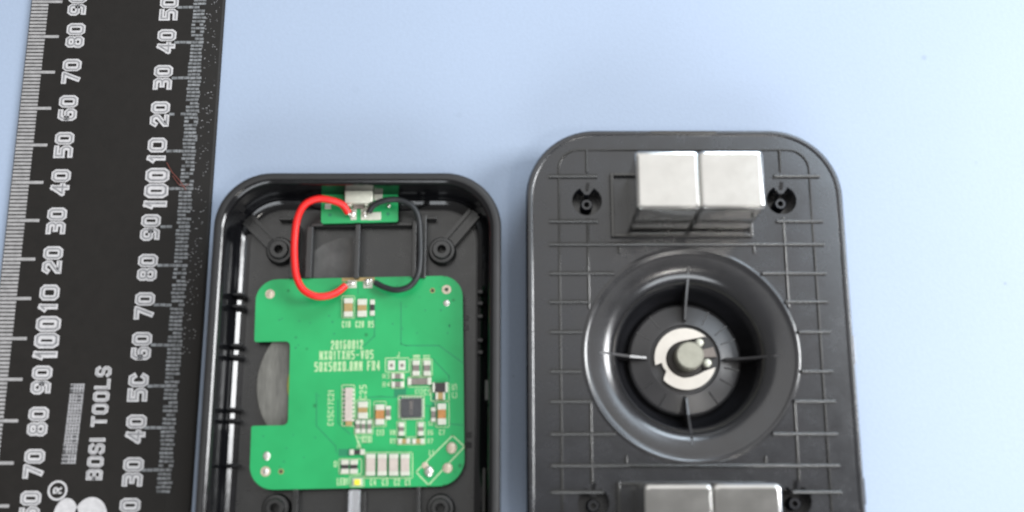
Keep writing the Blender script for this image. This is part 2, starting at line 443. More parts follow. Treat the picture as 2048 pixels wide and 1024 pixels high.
X, Y, _ = fr.p(198, 845, RT); write(bm, 'BOSI TOOLS', X, Y, 27.2, 3.9, RT + 0.02, 90, .215, .14)
obj('maker_name', bm, M['print'], ruler, recalc=False)
bm = bmesh.new(); write(bm, 'BOSI TOOLS', X, Y, 26.7, 3.3, RT + 0.06, 90, .07, .30)
obj('worn_core', bm, M['printgrey'], ruler, recalc=False)
bm = bmesh.new()                           # a row of eight block characters too worn to read
for k in range(8):
    X, Y, _ = fr.p(136 + k * 2.4 + 2, 918 - k * 20.2, RT)
    for (a0, a1, b0, b1) in ((-1.7, 1.7, -1.05, 1.05),): box(bm, X + a0, X + a1, Y + b0, Y + b1, RT - .05, RT + .012, mi=1)
    for q in range(5): 
        if random.random() < .85: 
            d = -1.4 + q * .7; box(bm, X + d - .16, X + d + .16, Y - 1.12, Y + 1.12, RT - .05, RT + .02)
    for q in range(3):
        if random.random() < .8:
            d = -.95 + q * .95; box(bm, X - 1.7, X + 1.7, Y + d - .14, Y + d + .14, RT - .05, RT + .03)
obj('worn_characters', bm, [M['printpale'], M['printdark']], ruler)
X, Y, _ = fr.p(115, 981, RT); bm = bmesh.new()
lathe(bm, [(2.35, RT + .02), (1.85, RT + .02)], X, Y, 32)
write(bm, 'R', X, Y, 1.5, 2.1, RT + .02, 90, .2)
obj('trademark_ring', bm, M['print'], ruler, recalc=False)
bm = bmesh.new()
for px, py, rx in ((131, 1018, 3.0), (181, 1016, 3.9)):
    X, Y, _ = fr.p(px, py + 18, RT); disc(bm, X, Y, rx, RT - .05, RT + .02, 32, ry=4.6)
obj('maker_emblem', bm, M['print'], ruler)

fh = Frame(*W(355, 355, 1.2), 1.2)
th = thing('fibre', 'thin reddish fibre lying across the ruler beside the right 100 mark', 'fibre', fh)
bm = bmesh.new()
tube(bm, catmull([fh.p(333, 325, 1.5)[:2] + (.25,), fh.p(345, 345, 1.5)[:2] + (.5,), fh.p(358, 360, 1.5)[:2] + (.3,), fh.p(372, 380, 1.5)[:2] + (.3,)]), 0.10, 6)
tube(bm, catmull([fh.p(345, 352, 1.5)[:2] + (.3,), fh.p(362, 372, 1.5)[:2] + (.4,), fh.p(378, 368, 1.5)[:2] + (.2,)]), 0.08, 6)
obj('strand', bm, M['hair'], th, 60)

# ================================================================== open tray
TX0, TX1, TY1, TY0, TZ, TF = -71.0, -2.55, 81.9, -20.0, 16.0, 4.0
ft = Frame((TX0 + TX1) / 2, (TY0 + TY1) / 2)
tray = thing('plastic_tray', 'open glossy black plastic tray with rounded corners holding the green circuit boards', 'housing', ft)
hx, hy = (TX1 - TX0) / 2, (TY1 - TY0) / 2
prof = [(2.2, 0.0), (1.0, 1.0), (0.3, 6.0), (0.0, 14.6), (0.15, 15.4), (0.6, 15.85), (1.1, 16.0), (1.8, 15.96), (2.0, 15.88), (2.75, 15.33), (2.9, 15.0), (2.95, 14.2),
        (3.05, 11.5), (3.3, 7.6), (3.45, 6.2), (3.75, 5.35), (4.1, 5.0), (4.95, 4.36), (5.5, 4.08), (6.4, TF)]
rings = []
for d, z in prof:
    r = max(13.5 - d * 0.8, 3)
    rings.append([(x, y, z) for x, y in rrect(-hx + d, hx - d, -hy + d, hy - d, r, 14)])
bm = bmesh.new()
Lr = loft(bm, rings, mis=[0] * 4 + [2] * 3 + [0] * (len(prof) - 9) + [0, 1])
f = bm.faces.new(Lr[-1]); f.material_index = 1
bm.faces.new(Lr[0][::-1])
obj('tray_body', bm, [M['gloss'], M['satin'], M['rim']], tray, smooth=50)

def tbox(name, px0, py0, px1, py1, h, z0=TF, m='satin', bev=0.15, parent=tray):
    zt = z0 + h
    x0, y1, _ = ft.p(px0, py0, zt); x1, y0, _ = ft.p(px1, py1, zt)
    if px0 > 1e8: pass
    bm = bmesh.new(); box(bm, min(x0, x1), max(x0, x1), min(y0, y1), max(y0, y1), z0 - 0.1, zt, bev)
    return obj(name, bm, M[m], parent)
# walls of the two pockets behind the socket
tbox('rib', 583, 446, 592, 556, 4.0); tbox('rib', 614, 452, 622, 556, 3.6)
tbox('rib', 711, 448, 717, 556, 4.6); tbox('rib', 825, 440, 831, 556, 3.6); tbox('rib', 843, 430, 851, 556, 3.6)
tbox('rib', 622, 446, 711, 453, 2.4); tbox('rib', 717, 444, 825, 451, 2.4)
tbox('rib', 558, 434, 583, 440, 2.5); tbox('rib', 851, 432, 872, 438, 2.5)
# small clips and teeth along the walls
for y in (588, 612, 690, 712, 818, 840, 930):
    tbox('wall_tooth', 466 - (y - 588) * .04, y - 3, 488 - (y - 588) * .04, y + 3, 4.5, m='gloss')
for y in (583, 606, 632, 680, 704):
    tbox('wall_tooth', 954, y - 4, 966, y + 4, 3.5, m='gloss')
for x, y in ((932, 636), (932, 655), (938, 870), (938, 890), (584, 690), (560, 600)):
    bm = bmesh.new(); X, Y, _ = ft.p(x, y, TF); box(bm, X - .65, X + .65, Y - .65, Y + .65, TF - .02, TF + .25)
    obj('floor_pip', bm, M['gloss'], tray)
tbox('rib', 965, 935, 971, 1100, 6.5, m='rib', bev=.3)
tbox('rib', 990 - 20, 760, 985, 800, 9, m='satin')
tbox('rib', 585, 978, 591, 1110, 3.0); tbox('rib', 832, 972, 838, 1110, 3.0); tbox('rib', 690, 985, 697, 1110, 2); tbox('rib', 722, 985, 728, 1110, 2)
def boss(px, py, apx, apy, r0=3.3):
    h = 4.0
    X, Y, _ = ft.p(px, py, TF + h)
    bm = bmesh.new()
    lathe(bm, [(r0 + .2, TF - .1), (r0, TF + 2.2), (r0 - .25, TF + 2.45), (r0 - .9, TF + 2.5), (r0 - 1.0, TF + 3.3), (r0 - 1.2, TF + 3.5), (1.1, TF + 3.5), (0.95, TF + 3.2), (0.9, TF + .5)], X, Y, 40, cap=True)
    b = obj('screw_boss', bm, M['satin'], tray, smooth=40)
    if apx:
        ax, ay, _ = ft.p(apx, apy, TF + 2.4); d = Vector((ax - X, ay - Y)); d.normalize()
        for sgn in (-1, 1):
            bm = bmesh.new(); ox, oy = -d.y * 1.25 * sgn, d.x * 1.25 * sgn
            strip(bm, [(X + d.x * (r0 - .2) + ox, Y + d.y * (r0 - .2) + oy), (ax + ox, ay + oy)], .9, TF - .1, TF + 2.3)
            obj('boss_arm', bm, M['satin'], tray)
        bm = bmesh.new(); strip(bm, [(X + d.x * r0, Y + d.y * r0), (ax, ay)], 1.7, TF - .1, TF + 1.7); obj('boss_arm', bm, M['satin'], tray)
boss(883, 497, 946, 428); boss(556, 497, 497, 440); boss(880, 1016, 0, 0, 3.2); boss(548, 1016, 0, 0, 3.2)
# piece of grey tape on the floor of the left pocket
ftp = Frame(*W(665, 505, TF), TF)
tp = thing('tape_patch', 'small matt grey tape patch on the tray floor beside the red wire', 'tape', ftp)
bm = bmesh.new()
pts = [ftp.p(x, y, TF + .1)[:2] for x, y in ((625, 505), (648, 488), (680, 476), (706, 473), (706, 556), (625, 556))]
prism(bm, pts, 0.01, 0.12); obj('tape', bm, M['tape'], tp)
# clear light pipe
fl = Frame(*W(708, 1010, 7), TF)
lp = thing('light_pipe', 'clear plastic light pipe in the tray below the yellow lamp on the board', 'light pipe', fl)
x0, y1, _ = fl.p(696, 979, 7.3); x1 = fl.p(720, 979, 7.3)[0]
bm = bmesh.new(); box(bm, x0, x1, y1 - 26, y1, 0.02, 3.1, .35); obj('pipe', bm, M['clear'], lp, smooth=40)
bm = bmesh.new(); box(bm, x0 + .2, x0 + 1.1, y1 - 25, y1 - .3, 3.12, 3.5, .15); obj('ridge', bm, M['clear'], lp)

# ================================================================== ferrite disc with coil, under the board
PZ = 7.0
ff = Frame(*W(660, 768, 6.0), TF)
fd = thing('ferrite_disc', 'dull grey ferrite disc under the green board, bulging into its left notch', 'ferrite disc', ff)
lx = ff.p(512, 768, 6.0)[0]
bm = bmesh.new(); disc(bm, lx + 18.2, 0, 18.2, 0.05, 1.6, 96, .15); obj('ferrite_plate', bm, M['ferrite'], fd)
bm = bmesh.new(); cxx = ff.p(578, 768, 6.0)[0]
lathe(bm, [(10.75, 1.6), (10.75, 2.05), (8.0, 2.05), (8.0, 1.6)], lx + 18.2, 0, 64); obj('coil', bm, M['copper'], fd)

# ================================================================== main circuit board
fp = Frame(-36.5, 32.9, 6.2, 1.2)
pcb = thing('circuit_board', 'large green circuit board with a notch in its left edge and rows of tiny chips', 'circuit board', fp)
def bl(px, py, z=PZ): return fp.p(px, py, z)[:2]
ZT = 0.8                                        # board top in its own frame
def arc(cx, cy, r, a0, a1, n=8): return [(cx + r * math.cos(R(a0 + (a1 - a0) * i / n)), cy + r * math.sin(R(a0 + (a1 - a0) * i / n))) for i in range(n + 1)]
HW = 25.0
nx = bl(578, 768)[0]; ny1 = bl(545, 683)[1]; ny0 = bl(545, 851)[1]
out = arc(HW - 5.2, HW - 5.2, 5.2, 0, 90, 12) + arc(-HW + 5.2, HW - 5.2, 5.2, 90, 180, 12)
out += arc(-HW + .5, ny1 + .5, .5, 180, 270, 3) + arc(nx - 1.2, ny1 - 1.2, 1.2, 90, 0, 5) + arc(nx - 1.2, ny0 + 1.2, 1.2, 0, -90, 5) + arc(-HW + .5, ny0 - .5, .5, 90, 180, 3)
out += arc(-HW + 5.6, -HW + 5.6, 5.6, 180, 270, 12) + arc(HW - 6.2, -HW + 6.2, 6.2, 270, 360, 12)
bm = bmesh.new(); prism(bm, out, 0, ZT)
obj('board', bm, M['pcb'], pcb)

# buried copper traces showing through the mask
def trace(pts, w=0.22):
    bm = bmesh.new(); strip(bm, [bl(*p) for p in pts], w, ZT - .05, ZT + .012)
    return obj('copper_trace', bm, M['trace'], pcb)
for t in (((802, 604), (802, 688), (812, 691), (878, 691), (926, 726)), ((749, 600), (749, 672), (728, 692)), ((633, 786), (633, 852), (671, 892), (673, 905)),
          ((866, 718), (898, 752), (898, 772)), ((676, 800), (676, 846), (700, 868)), ((846, 812), (862, 812)), ((718, 905), (735, 905), (738, 935)),
          ((736, 795), (760, 793), (798, 795)), ((898, 775), (899, 848), (927, 850)), ((716, 552), (716, 588))):
    trace(t)
# ground pour patches that look darker
for x0, y0, x1, y1 in ((677, 898, 702, 912), (788, 775, 812, 793), (864, 792, 874, 812)):
    bm = bmesh.new(); a, b = bl(x0, y0), bl(x1, y1); box(bm, a[0], b[0], b[1], a[1], ZT - .05, ZT + .008); obj('copper_trace', bm, M['trace'], pcb)

def silk_line(pts, w=0.2, close=False, name='printed_outline'):
    if close: pts = list(pts) + [pts[0]]
    bm = bmesh.new(); strip(bm, [bl(*p) for p in pts], w, ZT - .05, ZT + .02)
    return obj(name, bm, M['silk'], pcb)
def silk_box(x0, y0, x1, y1, w=0.2): silk_line([(x0, y0), (x1, y0), (x1, y1), (x0, y1)], w, True)
def silk_text(t, x0, y0, x1, y1, rot=0, off=.15):
    a, b = bl(x0, y0), bl(x1, y1)
    w, h = abs(b[0] - a[0]), abs(b[1] - a[1])
    if abs(rot) == 90: w, h = h, w
    bm = bmesh.new(); write(bm, t, (a[0] + b[0]) / 2, (a[1] + b[1]) / 2, w, h, ZT + .02, rot, off, .32)
    obj('printed_text', bm, M['silk'], pcb, recalc=False)
silk_text('20160812', 662, 681, 726, 698)
silk_text('NXQ1TXH5-V05', 639, 702, 747, 718)
silk_text('50X50X0.8MM FR4', 629, 724, 760, 741)
for t, *b in (('C18', 684, 642, 701, 655), ('C28', 711, 642, 728, 655), ('R5', 736, 642, 748, 655), ('J', 794, 704, 799, 714), ('R3', 765, 748, 780, 757), ('R4', 765, 764, 780, 774),
              ('C12', 830, 778, 846, 788), ('C9', 848, 778, 862, 790), ('C13', 753, 859, 768, 871), ('R8', 780, 860, 791, 870), ('R9', 780, 877, 791, 887), ('R6', 855, 860, 866, 870),
              ('R7', 855, 877, 866, 887), ('C7', 878, 859, 890, 870), ('C8', 857, 842, 866, 851), ('L1', 858, 900, 868, 912), ('LED1', 674, 956, 696, 970),
              ('C4', 740, 958, 752, 971), ('C3', 764, 958, 776, 971), ('C2', 788, 958, 800, 971), ('C1', 810, 958, 821, 971), ('R2', 724, 871, 734, 885), ('R1', 736, 871, 744, 885), ('D', 668, 922, 674, 934)):
    silk_text(t, *b)
for t, *b in (('C15C17C21', 656, 780, 667, 851), ('C25', 719, 770, 733, 799), ('R10', 826, 710, 840, 724), ('R11', 846, 710, 860, 724), ('C5', 904, 768, 914, 796), ('R12', 714, 872, 722, 896)):
    silk_text(t, *b, rot=90)
silk_line([(905, 871), (929, 893), (857, 970), (832, 944)], 0.3, True)
silk_box(684, 592, 709, 636); silk_box(771, 716, 818, 744); silk_box(684, 770, 709, 852, .25); silk_box(713, 800, 740, 837); silk_box(748, 803, 772, 853); silk_box(871, 803, 898, 854)
silk_box(862, 766, 898, 802); silk_box(797, 792, 848, 838, .25); silk_box(822, 718, 843, 752, .2); silk_box(844, 718, 864, 752, .2); silk_box(730, 905, 825, 956, .22)
silk_box(794, 843, 811, 874); silk_box(833, 843, 850, 874); silk_box(794, 874, 850, 889); silk_box(709, 838, 746, 868); silk_box(678, 918, 723, 948, .22); silk_box(700, 952, 728, 973, .22)
silk_line([(711, 870), (722, 898)], .3); silk_box(816, 754, 862, 774, .2); silk_box(783, 746, 808, 776, .2)

def chip(name, x0, y0, x1, y1, body, h=0.7, end=0.24, vertical=True, ends='ends'):
    zt = PZ + h
    a, b = fp.p(x0, y0, zt), fp.p(x1, y1, zt)
    X0, X1 = sorted((a[0], b[0])); Y0, Y1 = sorted((a[1], b[1]))
    bm = bmesh.new()
    if vertical: e = (Y1 - Y0) * end; box(bm, X0 + .05, X1 - .05, Y0 + e, Y1 - e, ZT, ZT + h - .04, .05)
    else: e = (X1 - X0) * end; box(bm, X0 + e, X1 - e, Y0 + .05, Y1 - .05, ZT, ZT + h - .04, .05)
    o = obj(name, bm, M[body], pcb)
    for k in (0, 1):
        bm = bmesh.new()
        if vertical:
            q = (Y0 - .12, Y0 + e) if k == 0 else (Y1 - e, Y1 + .12); box(bm, X0, X1, q[0], q[1], ZT, ZT + h, .08)
        else:
            q = (X0 - .12, X0 + e) if k == 0 else (X1 - e, X1 + .12); box(bm, q[0], q[1], Y0, Y1, ZT, ZT + h, .08)
        obj('terminal', bm, M[ends], o)
    return o
chip('capacitor', 688, 597, 705, 632, 'tan', .9, .27)
chip('capacitor', 715, 599, 733, 632, 'tan', .8, .33)
chip('resistor', 740, 600, 749, 630, 'chipblack', .45, .3)
chip('capacitor', 751, 810, 768, 848, 'orange', 1.1, .27)
chip('capacitor', 875, 808, 892, 848, 'orange', 1.1, .28)
chip('resistor', 771, 813, 781, 838, 'chipgrey', .5); chip('resistor', 862, 816, 872, 842, 'chipgrey', .5)
for x in (732, 755, 778, 801): chip('power_capacitor', x, 909, x + 18, 950, 'pink', 1.0, .19)
chip('resistor', 797, 846, 808, 870, 'chipgrey', .5, .33); chip('resistor', 836, 846, 847, 870, 'chipgrey', .5, .33)
chip('capacitor', 797, 877, 819, 887, 'tan', .6, .3, False); chip('capacitor', 825, 877, 847, 887, 'tan', .6, .3, False)
chip('resistor', 825, 722, 839, 750, 'chipgrey', .5, .3); chip('resistor', 847, 722, 861, 750, 'chipgrey', .5, .3)
chip('resistor', 784, 747, 806, 757, 'chipgrey', .5, .25, False); chip('resistor', 784, 763, 806, 774, 'chipgrey', .5, .25, False)
chip('inductor', 816, 756, 861, 769, 'chipgrey', .6, .14, False)
chip('transistor', 866, 765, 894, 784, 'chipblack', .9, .12, False)
chip('capacitor', 872, 784, 889, 799, 'tan', .6, .2, False)
chip('capacitor', 716, 804, 735, 836, 'tan', .7, .34)
for x in (711, 722, 734): chip('resistor', x, 841, x + 9, 865, 'chipgrey', .5, .3)
chip('resistor', 700, 899, 728, 909, 'chipblack', .5, .28, False)
chip('resistor', 682, 921, 697, 946, 'chipblack', .5, .34); chip('resistor', 700, 921, 715, 946, 'chipblack', .5, .34)
# long grey package with a yellow end
a, b = fp.p(690, 775, PZ + .8), fp.p(704, 842, PZ + .8)
bm = bmesh.new(); box(bm, a[0], b[0], b[1], a[1], ZT, ZT + .8, .1); lg = obj('crystal', bm, M['pink'], pcb)
bm = bmesh.new(); a2, b2 = fp.p(691, 842, PZ + .6), fp.p(704, 851, PZ + .6); box(bm, a2[0], b2[0], b2[1], a2[1], ZT, ZT + .6, .1); obj('terminal', bm, M['tan'], lg)
for k in range(8):
    y = 778 + k * 8.6
    for x0, x1 in ((685.5, 689.5), (704.5, 708.5)):
        a, b = fp.p(x0, y, PZ + .2), fp.p(x1, y + 4.5, PZ + .2); bm = bmesh.new(); box(bm, a[0], b[0], b[1], a[1], ZT, ZT + .25, .04); obj('pin', bm, M['ends'], lg)
# integrated circuit
a, b = fp.p(802, 797, PZ + .9), fp.p(843, 834, PZ + .9)
bm = bmesh.new(); box(bm, a[0], b[0], b[1], a[1], ZT, ZT + .9, .08); ic = obj('integrated_circuit', bm, M['ic'], pcb)
for k in range(7):
    fy = a[1] + (b[1] - a[1]) * (k + .5) / 7; fx = a[0] + (b[0] - a[0]) * (k + .5) / 7
    for x0, x1 in ((a[0] - .5, a[0] - .02), (b[0] + .02, b[0] + .5)):
        bm = bmesh.new(); box(bm, x0, x1, fy - .2, fy + .2, ZT, ZT + .12); obj('pin', bm, M['ends'], ic)
    for y0, y1 in ((a[1] + .02, a[1] + .5), (b[1] - .5, b[1] - .02)):
        bm = bmesh.new(); box(bm, fx - .17, fx + .17, y0, y1, ZT, ZT + .12); obj('pin', bm, M['ends'], ic)
bm = bmesh.new(); write(bm, '1TXH5', (a[0] + b[0]) / 2, (a[1] + b[1]) / 2, 3.2, .8, ZT + .905, 90, .16); obj('printed_text', bm, M['chipgrey'], ic, recalc=False)
# lamp
a, b = fp.p(704, 956, PZ + .7), fp.p(724, 971, PZ + .7)
bm = bmesh.new(); box(bm, a[0], b[0], b[1], a[1], ZT, ZT + .35, .05); led = obj('led', bm, M['ends'], pcb)
bm = bmesh.new(); box(bm, a[0] + .5, b[0] - .5, b[1] + .1, a[1] - .35, ZT + .35, ZT + .75, .12); obj('led_lens', bm, M['yellow'], led)
# solder dots, pads and drilled holes
def dot(name, px, py, r, m, h=.25, ry=None):
    x, y = bl(px, py); bm = bmesh.new(); dome(bm, x, y, r, ry or r, ZT - .01, h); return obj(name, bm, M[m], pcb, smooth=60)
def ringpad(px, py, r, m='pad', hole=True):
    x, y = bl(px, py); bm = bmesh.new(); disc(bm, x, y, r, ZT - .05, ZT + .06, 28, .03); o = obj('ring_pad', bm, M[m], pcb)
    if hole:
        bm = bmesh.new(); disc(bm, x, y, r * .42, ZT + .03, ZT + .075, 16); obj('drill_hole', bm, M['hole'], o)
ringpad(540, 588, 1.15, hole=False); dot('solder_dot', 540, 588, .75, 'pad', .3)
ringpad(893, 579, 1.15); dot('solder_dot', 893, 606, .8, 'solder', .2)
dot('solder_dot', 533, 912, .85, 'solder', .25, 1.05); ringpad(531, 943, 1.15, hole=False); dot('solder_dot', 531, 943, .7, 'solder', .3)
dot('solder_joint', 903, 896, 1.3, 'pad', .7, 1.4); dot('solder_joint', 895, 936, 1.2, 'pad', .4)
dot('solder_joint', 850, 931, .8, 'pad', .2); dot('solder_joint', 858, 943, 1.15, 'solder', .8, 1.35)
for x, y in ((865, 581), (562, 943)):
    X, Y = bl(x, y); bm = bmesh.new(); disc(bm, X, Y, .62, ZT - .05, ZT + .02, 16); o = obj('ring_pad', bm, M['tan'], pcb)
    bm = bmesh.new(); disc(bm, X, Y, .42, ZT - .05, ZT + .035, 16); obj('drill_hole', bm, M['hole'], o)
for x, m in ((783, 'ends'), (804, 'chipgrey')):
    a, b = bl(x - 7, 721), bl(x + 7, 740); bm = bmesh.new(); box(bm, a[0], b[0], b[1], a[1], ZT - .05, ZT + .1, .03); o = obj('test_pad', bm, M['ends'], pcb)
    X, Y = bl(x, 731); bm = bmesh.new(); disc(bm, X, Y, .42, ZT + .05, ZT + .13, 14); obj('drill_hole', bm, M['chipgrey'], o)
# pads for the two wires
a, b = bl(684, 556), bl(749, 562); bm = bmesh.new(); box(bm, a[0], b[0], b[1], a[1], ZT - .05, ZT + .03); obj('wire_pad', bm, M['tan'], pcb)
for x0, x1 in ((696, 713), (727, 745)):
    a, b = bl(x0, 561), bl(x1, 576); bm = bmesh.new(); box(bm, a[0], b[0], b[1], a[1], ZT - .05, ZT + .15, .05); obj('wire_pad', bm, M['ends'], pcb)
dot('solder_joint', 703, 568, 1.0, 'solder', .9, .7); dot('solder_joint', 735, 565, .8, 'solder', 1.0, 1.0); dot('solder_joint', 742, 563, .6, 'solder', .8, .9)
# tiny dark vias
for k in range(34):
    for _ in range(30):
        x, y = random.uniform(525, 915), random.uniform(570, 965)
        if not ((x < 590 and 670 < y < 865) or (x > 640 and y > 670) or (680 < x < 760 and y < 665)): break
    X, Y = bl(x, y); bm = bmesh.new(); disc(bm, X, Y, random.uniform(.16, .26), ZT - .05, ZT + .01, 8); obj('via', bm, M['trace'], pcb)

# ================================================================== socket board
fu = Frame(*W(720, 415, 8.0), 7.2, 1.6)
usb = thing('socket_board', 'small green board with a pale metal socket at the top wall of the tray', 'circuit board', fu)
def ul(px, py, z=8.0): return fu.p(px, py, z)[:2]
a, b = ul(643, 385), ul(796, 443)
bm = bmesh.new(); prism(bm, rrect(a[0], b[0], b[1], a[1], .6, 4), 0, .8); obj('board', bm, M['pcb'], usb)
a, b = fu.p(689, 378, 10.4)[:2], fu.p(745, 405, 10.4)[:2]
bm = bmesh.new(); box(bm, a[0], b[0], b[1], a[1] , .8, 3.2, .35)
sk = obj('micro_usb_socket', bm, M['ends'], usb, smooth=50)
for x in (a[0] + .7, b[0] - 2.0):
    bm = bmesh.new(); box(bm, x, x + .9, b[1] - .5, b[1] + .02, .8, 2.6, .1); obj('socket_tab', bm, M['ends'], sk)
bm = bmesh.new(); box(bm, a[0] + 1.9, b[0] - 2.3, b[1] - .9, b[1] + .01, .8, 1.5, .05); obj('socket_tongue', bm, M['chipgrey'], sk)
for x0, y0, x1, y1 in ((701, 418, 713, 440), (722, 414, 736, 440), (736, 425, 762, 440), (748, 385, 765, 400), (650, 408, 662, 418)):
    p, q = ul(x0, y0), ul(x1, y1); bm = bmesh.new(); box(bm, p[0], q[0], q[1], p[1], .75, .95, .05); obj('wire_pad', bm, M['ends'], usb)
for x, y, r in ((706, 428, .8), (730, 428, .85), (778, 412, .5)):
    X, Y = ul(x, y); bm = bmesh.new(); dome(bm, X, Y, r, r * 1.2, .9, .7); obj('solder_joint', bm, M['solder'], usb, smooth=60)
for x, y in ((660, 430), (776, 428)):
    X, Y = ul(x, y); bm = bmesh.new(); disc(bm, X, Y, .45, .7, .815, 14); obj('drill_hole', bm, M['trace'], usb)

# ================================================================== wires
def wire(name, label, m, pts, r):
    mx = sum(p[0] for p in pts) / len(pts); my = sum(p[1] for p in pts) / len(pts)
    f = Frame(*W(mx, my, 8), 8)
    t = thing(name, label, 'wire', f)
    P = catmull([f.p(x, y, z) for x, y, z in pts], 10)
    bm = bmesh.new(); tube(bm, P, r, 18); obj('insulation', bm, M[m], t, smooth=60)
    for e, q in ((P[0], P[1]), (P[-1], P[-2])):
        d = (e - q).normalized(); bm = bmesh.new()
        tube(bm, [e - d * .1, e + d * .9 + Vector((0, 0, -.25))], r * .55, 10, lambda u: 1 - .4 * u); obj('bare_end', bm, M['solder'], t, smooth=60)
wire('red_wire', 'red insulated wire looping between the two green boards', 'red',
     [(697, 426, 9.3), (684, 409, 10.4), (660, 400, 11.5), (633, 398, 12), (608, 411, 12), (594, 440, 11.5), (589, 480, 11), (589, 520, 11), (593, 553, 11), (606, 579, 11), (630, 592, 10.6), (654, 592, 10), (675, 584, 9.2), (691, 571, 8.4)], .87)
wire('black_wire', 'black insulated wire looping between the two green boards', 'blackwire',
     [(738, 424, 9.3), (748, 410, 10.4), (770, 401, 11.2), (798, 400, 11.2), (824, 412, 11), (837, 436, 10.5), (840, 475, 10), (840, 520, 10), (835, 552, 10), (820, 572, 10), (795, 580, 9.6), (770, 575, 9), (750, 565, 8.4)], .74)

# ================================================================== base shell with bowl
SX0, SX1, SY0, SY1, SZ = 3.3, 79.7, -17.5, 93.3, 14.0
CX, CY = 41.55, 38.2
fs = Frame(CX, CY)
shell = thing('base_shell', 'matt black plastic base shell lying flat with a round bowl and a grid of ribs', 'housing', fs)
def sp(px, py, z=SZ): return fs.p(px, py, z)[:2]
sx0, sx1, sy0, sy1 = SX0 - CX, SX1 - CX, SY0 - CY, SY1 - CY
prof = [(2.5, 0), (1.2, 1.0), (.5, 6), (0.0, 12.6), (.12, 13.6), (.5, 14.1), (1.0, 14.2), (1.55, 14.12), (1.75, 13.98), (1.95, SZ)]
bm = bmesh.new()
rings = [[(x, y, z) for x, y in rrect(sx0 + d, sx1 - d, sy0 + d, sy1 - d, 17.0 - d, 16)] for d, z in prof]
Ls = loft(bm, rings); bm.faces.new(Ls[0][::-1])
wells = [sp(1174, 402), sp(1563, 400), sp(1187, 1006), sp(1592, 1002)]
edges = [bm.edges.get((Ls[-1][i], Ls[-1][(i + 1) % len(Ls[-1])])) for i in range(len(Ls[-1]))]
def hole(cx, cy, r, n, ring=None):
    vs = [bm.verts.new((cx + r * math.cos(2 * math.pi * i / n), cy + r * math.sin(2 * math.pi * i / n), SZ)) for i in range(n)]
    es = [bm.edges.new((vs[i], vs[(i + 1) % n])) for i in range(n)]
    edges.extend(es); return vs
hole(0, 0, 25.6, 96)
wr = 3.6
wv = [hole(x, y, wr, 28) for x, y in wells]
bmesh.ops.triangle_fill(bm, use_beauty=True, use_dissolve=False, edges=edges, normal=(0, 0, 1))
for vs in wv:
    n = len(vs); low = [bm.verts.new((v.co.x, v.co.y, 8.5)) for v in vs]
    for i in range(n): bm.faces.new((vs[i], low[i], low[(i + 1) % n], vs[(i + 1) % n]))
    bm.faces.new(low)
obj('shell_body', bm, M['shell'], shell, smooth=35)
for x, y in wells:
    bm = bmesh.new(); lathe(bm, [(1.5, 8.4), (1.45, 12.6), (1.2, 12.9), (.7, 12.9), (.6, 10)], x, y - .6, 24, cap=True); obj('well_post', bm, M['shell'], shell, smooth=40)
for x, y in wells:                        # wedge-shaped lug in each screw well
    bm = bmesh.new(); prism(bm, [(x - 1.9, y + 3.5), (x - .5, y + 1.6), (x + .5, y + 1.6), (x + 1.9, y + 3.5)], 8.4, SZ - .05); obj('well_lug', bm, M['shell'], shell)
    bm = bmesh.new(); prism(bm, [(x - .4, y + 2.6), (x + .4, y + 2.6), (x + .7, y + 4.4), (x - .1, y + 4.6)], SZ - .1, SZ + .2); obj('well_lug', bm, M['gloss'], shell)

bm = bmesh.new()
bp = [(25.6, 14.0), (25.5, 14.0), (25.3, 14.08), (25.0, 14.14), (24.7, 14.12), (24.4, 13.97), (24.2, 13.86), (23.4, 13.80), (22.2, 13.68), (21, 13.5), (20.2, 13.3), (19.4, 13.0), (18.6, 12.55), (17.9, 11.9),
      (17.35, 11.1), (16.95, 10.0), (16.65, 8.6), (16.3, 6.8), (15.8, 5.0), (15.0, 3.6), (14.2, 2.8), (13.7, 2.5)]
lathe(bm, bp, 0, 0, 128, cap=True)
obj('bowl', bm, M['bowl'], shell, smooth=38)
bm = bmesh.new()
lathe(bm, [(13.6, 1.2), (13.55, 4.3), (13.3, 4.6), (12.8, 4.75), (9.2, 5.0), (8.7, 5.2), (8.4, 5.2), (8.2, 4.4), (5.0, 4.4), (4.9, 4.0)], 0, 0, 96, cap=True)
obj('bowl_platform', bm, M['plat'], shell, smooth=38)
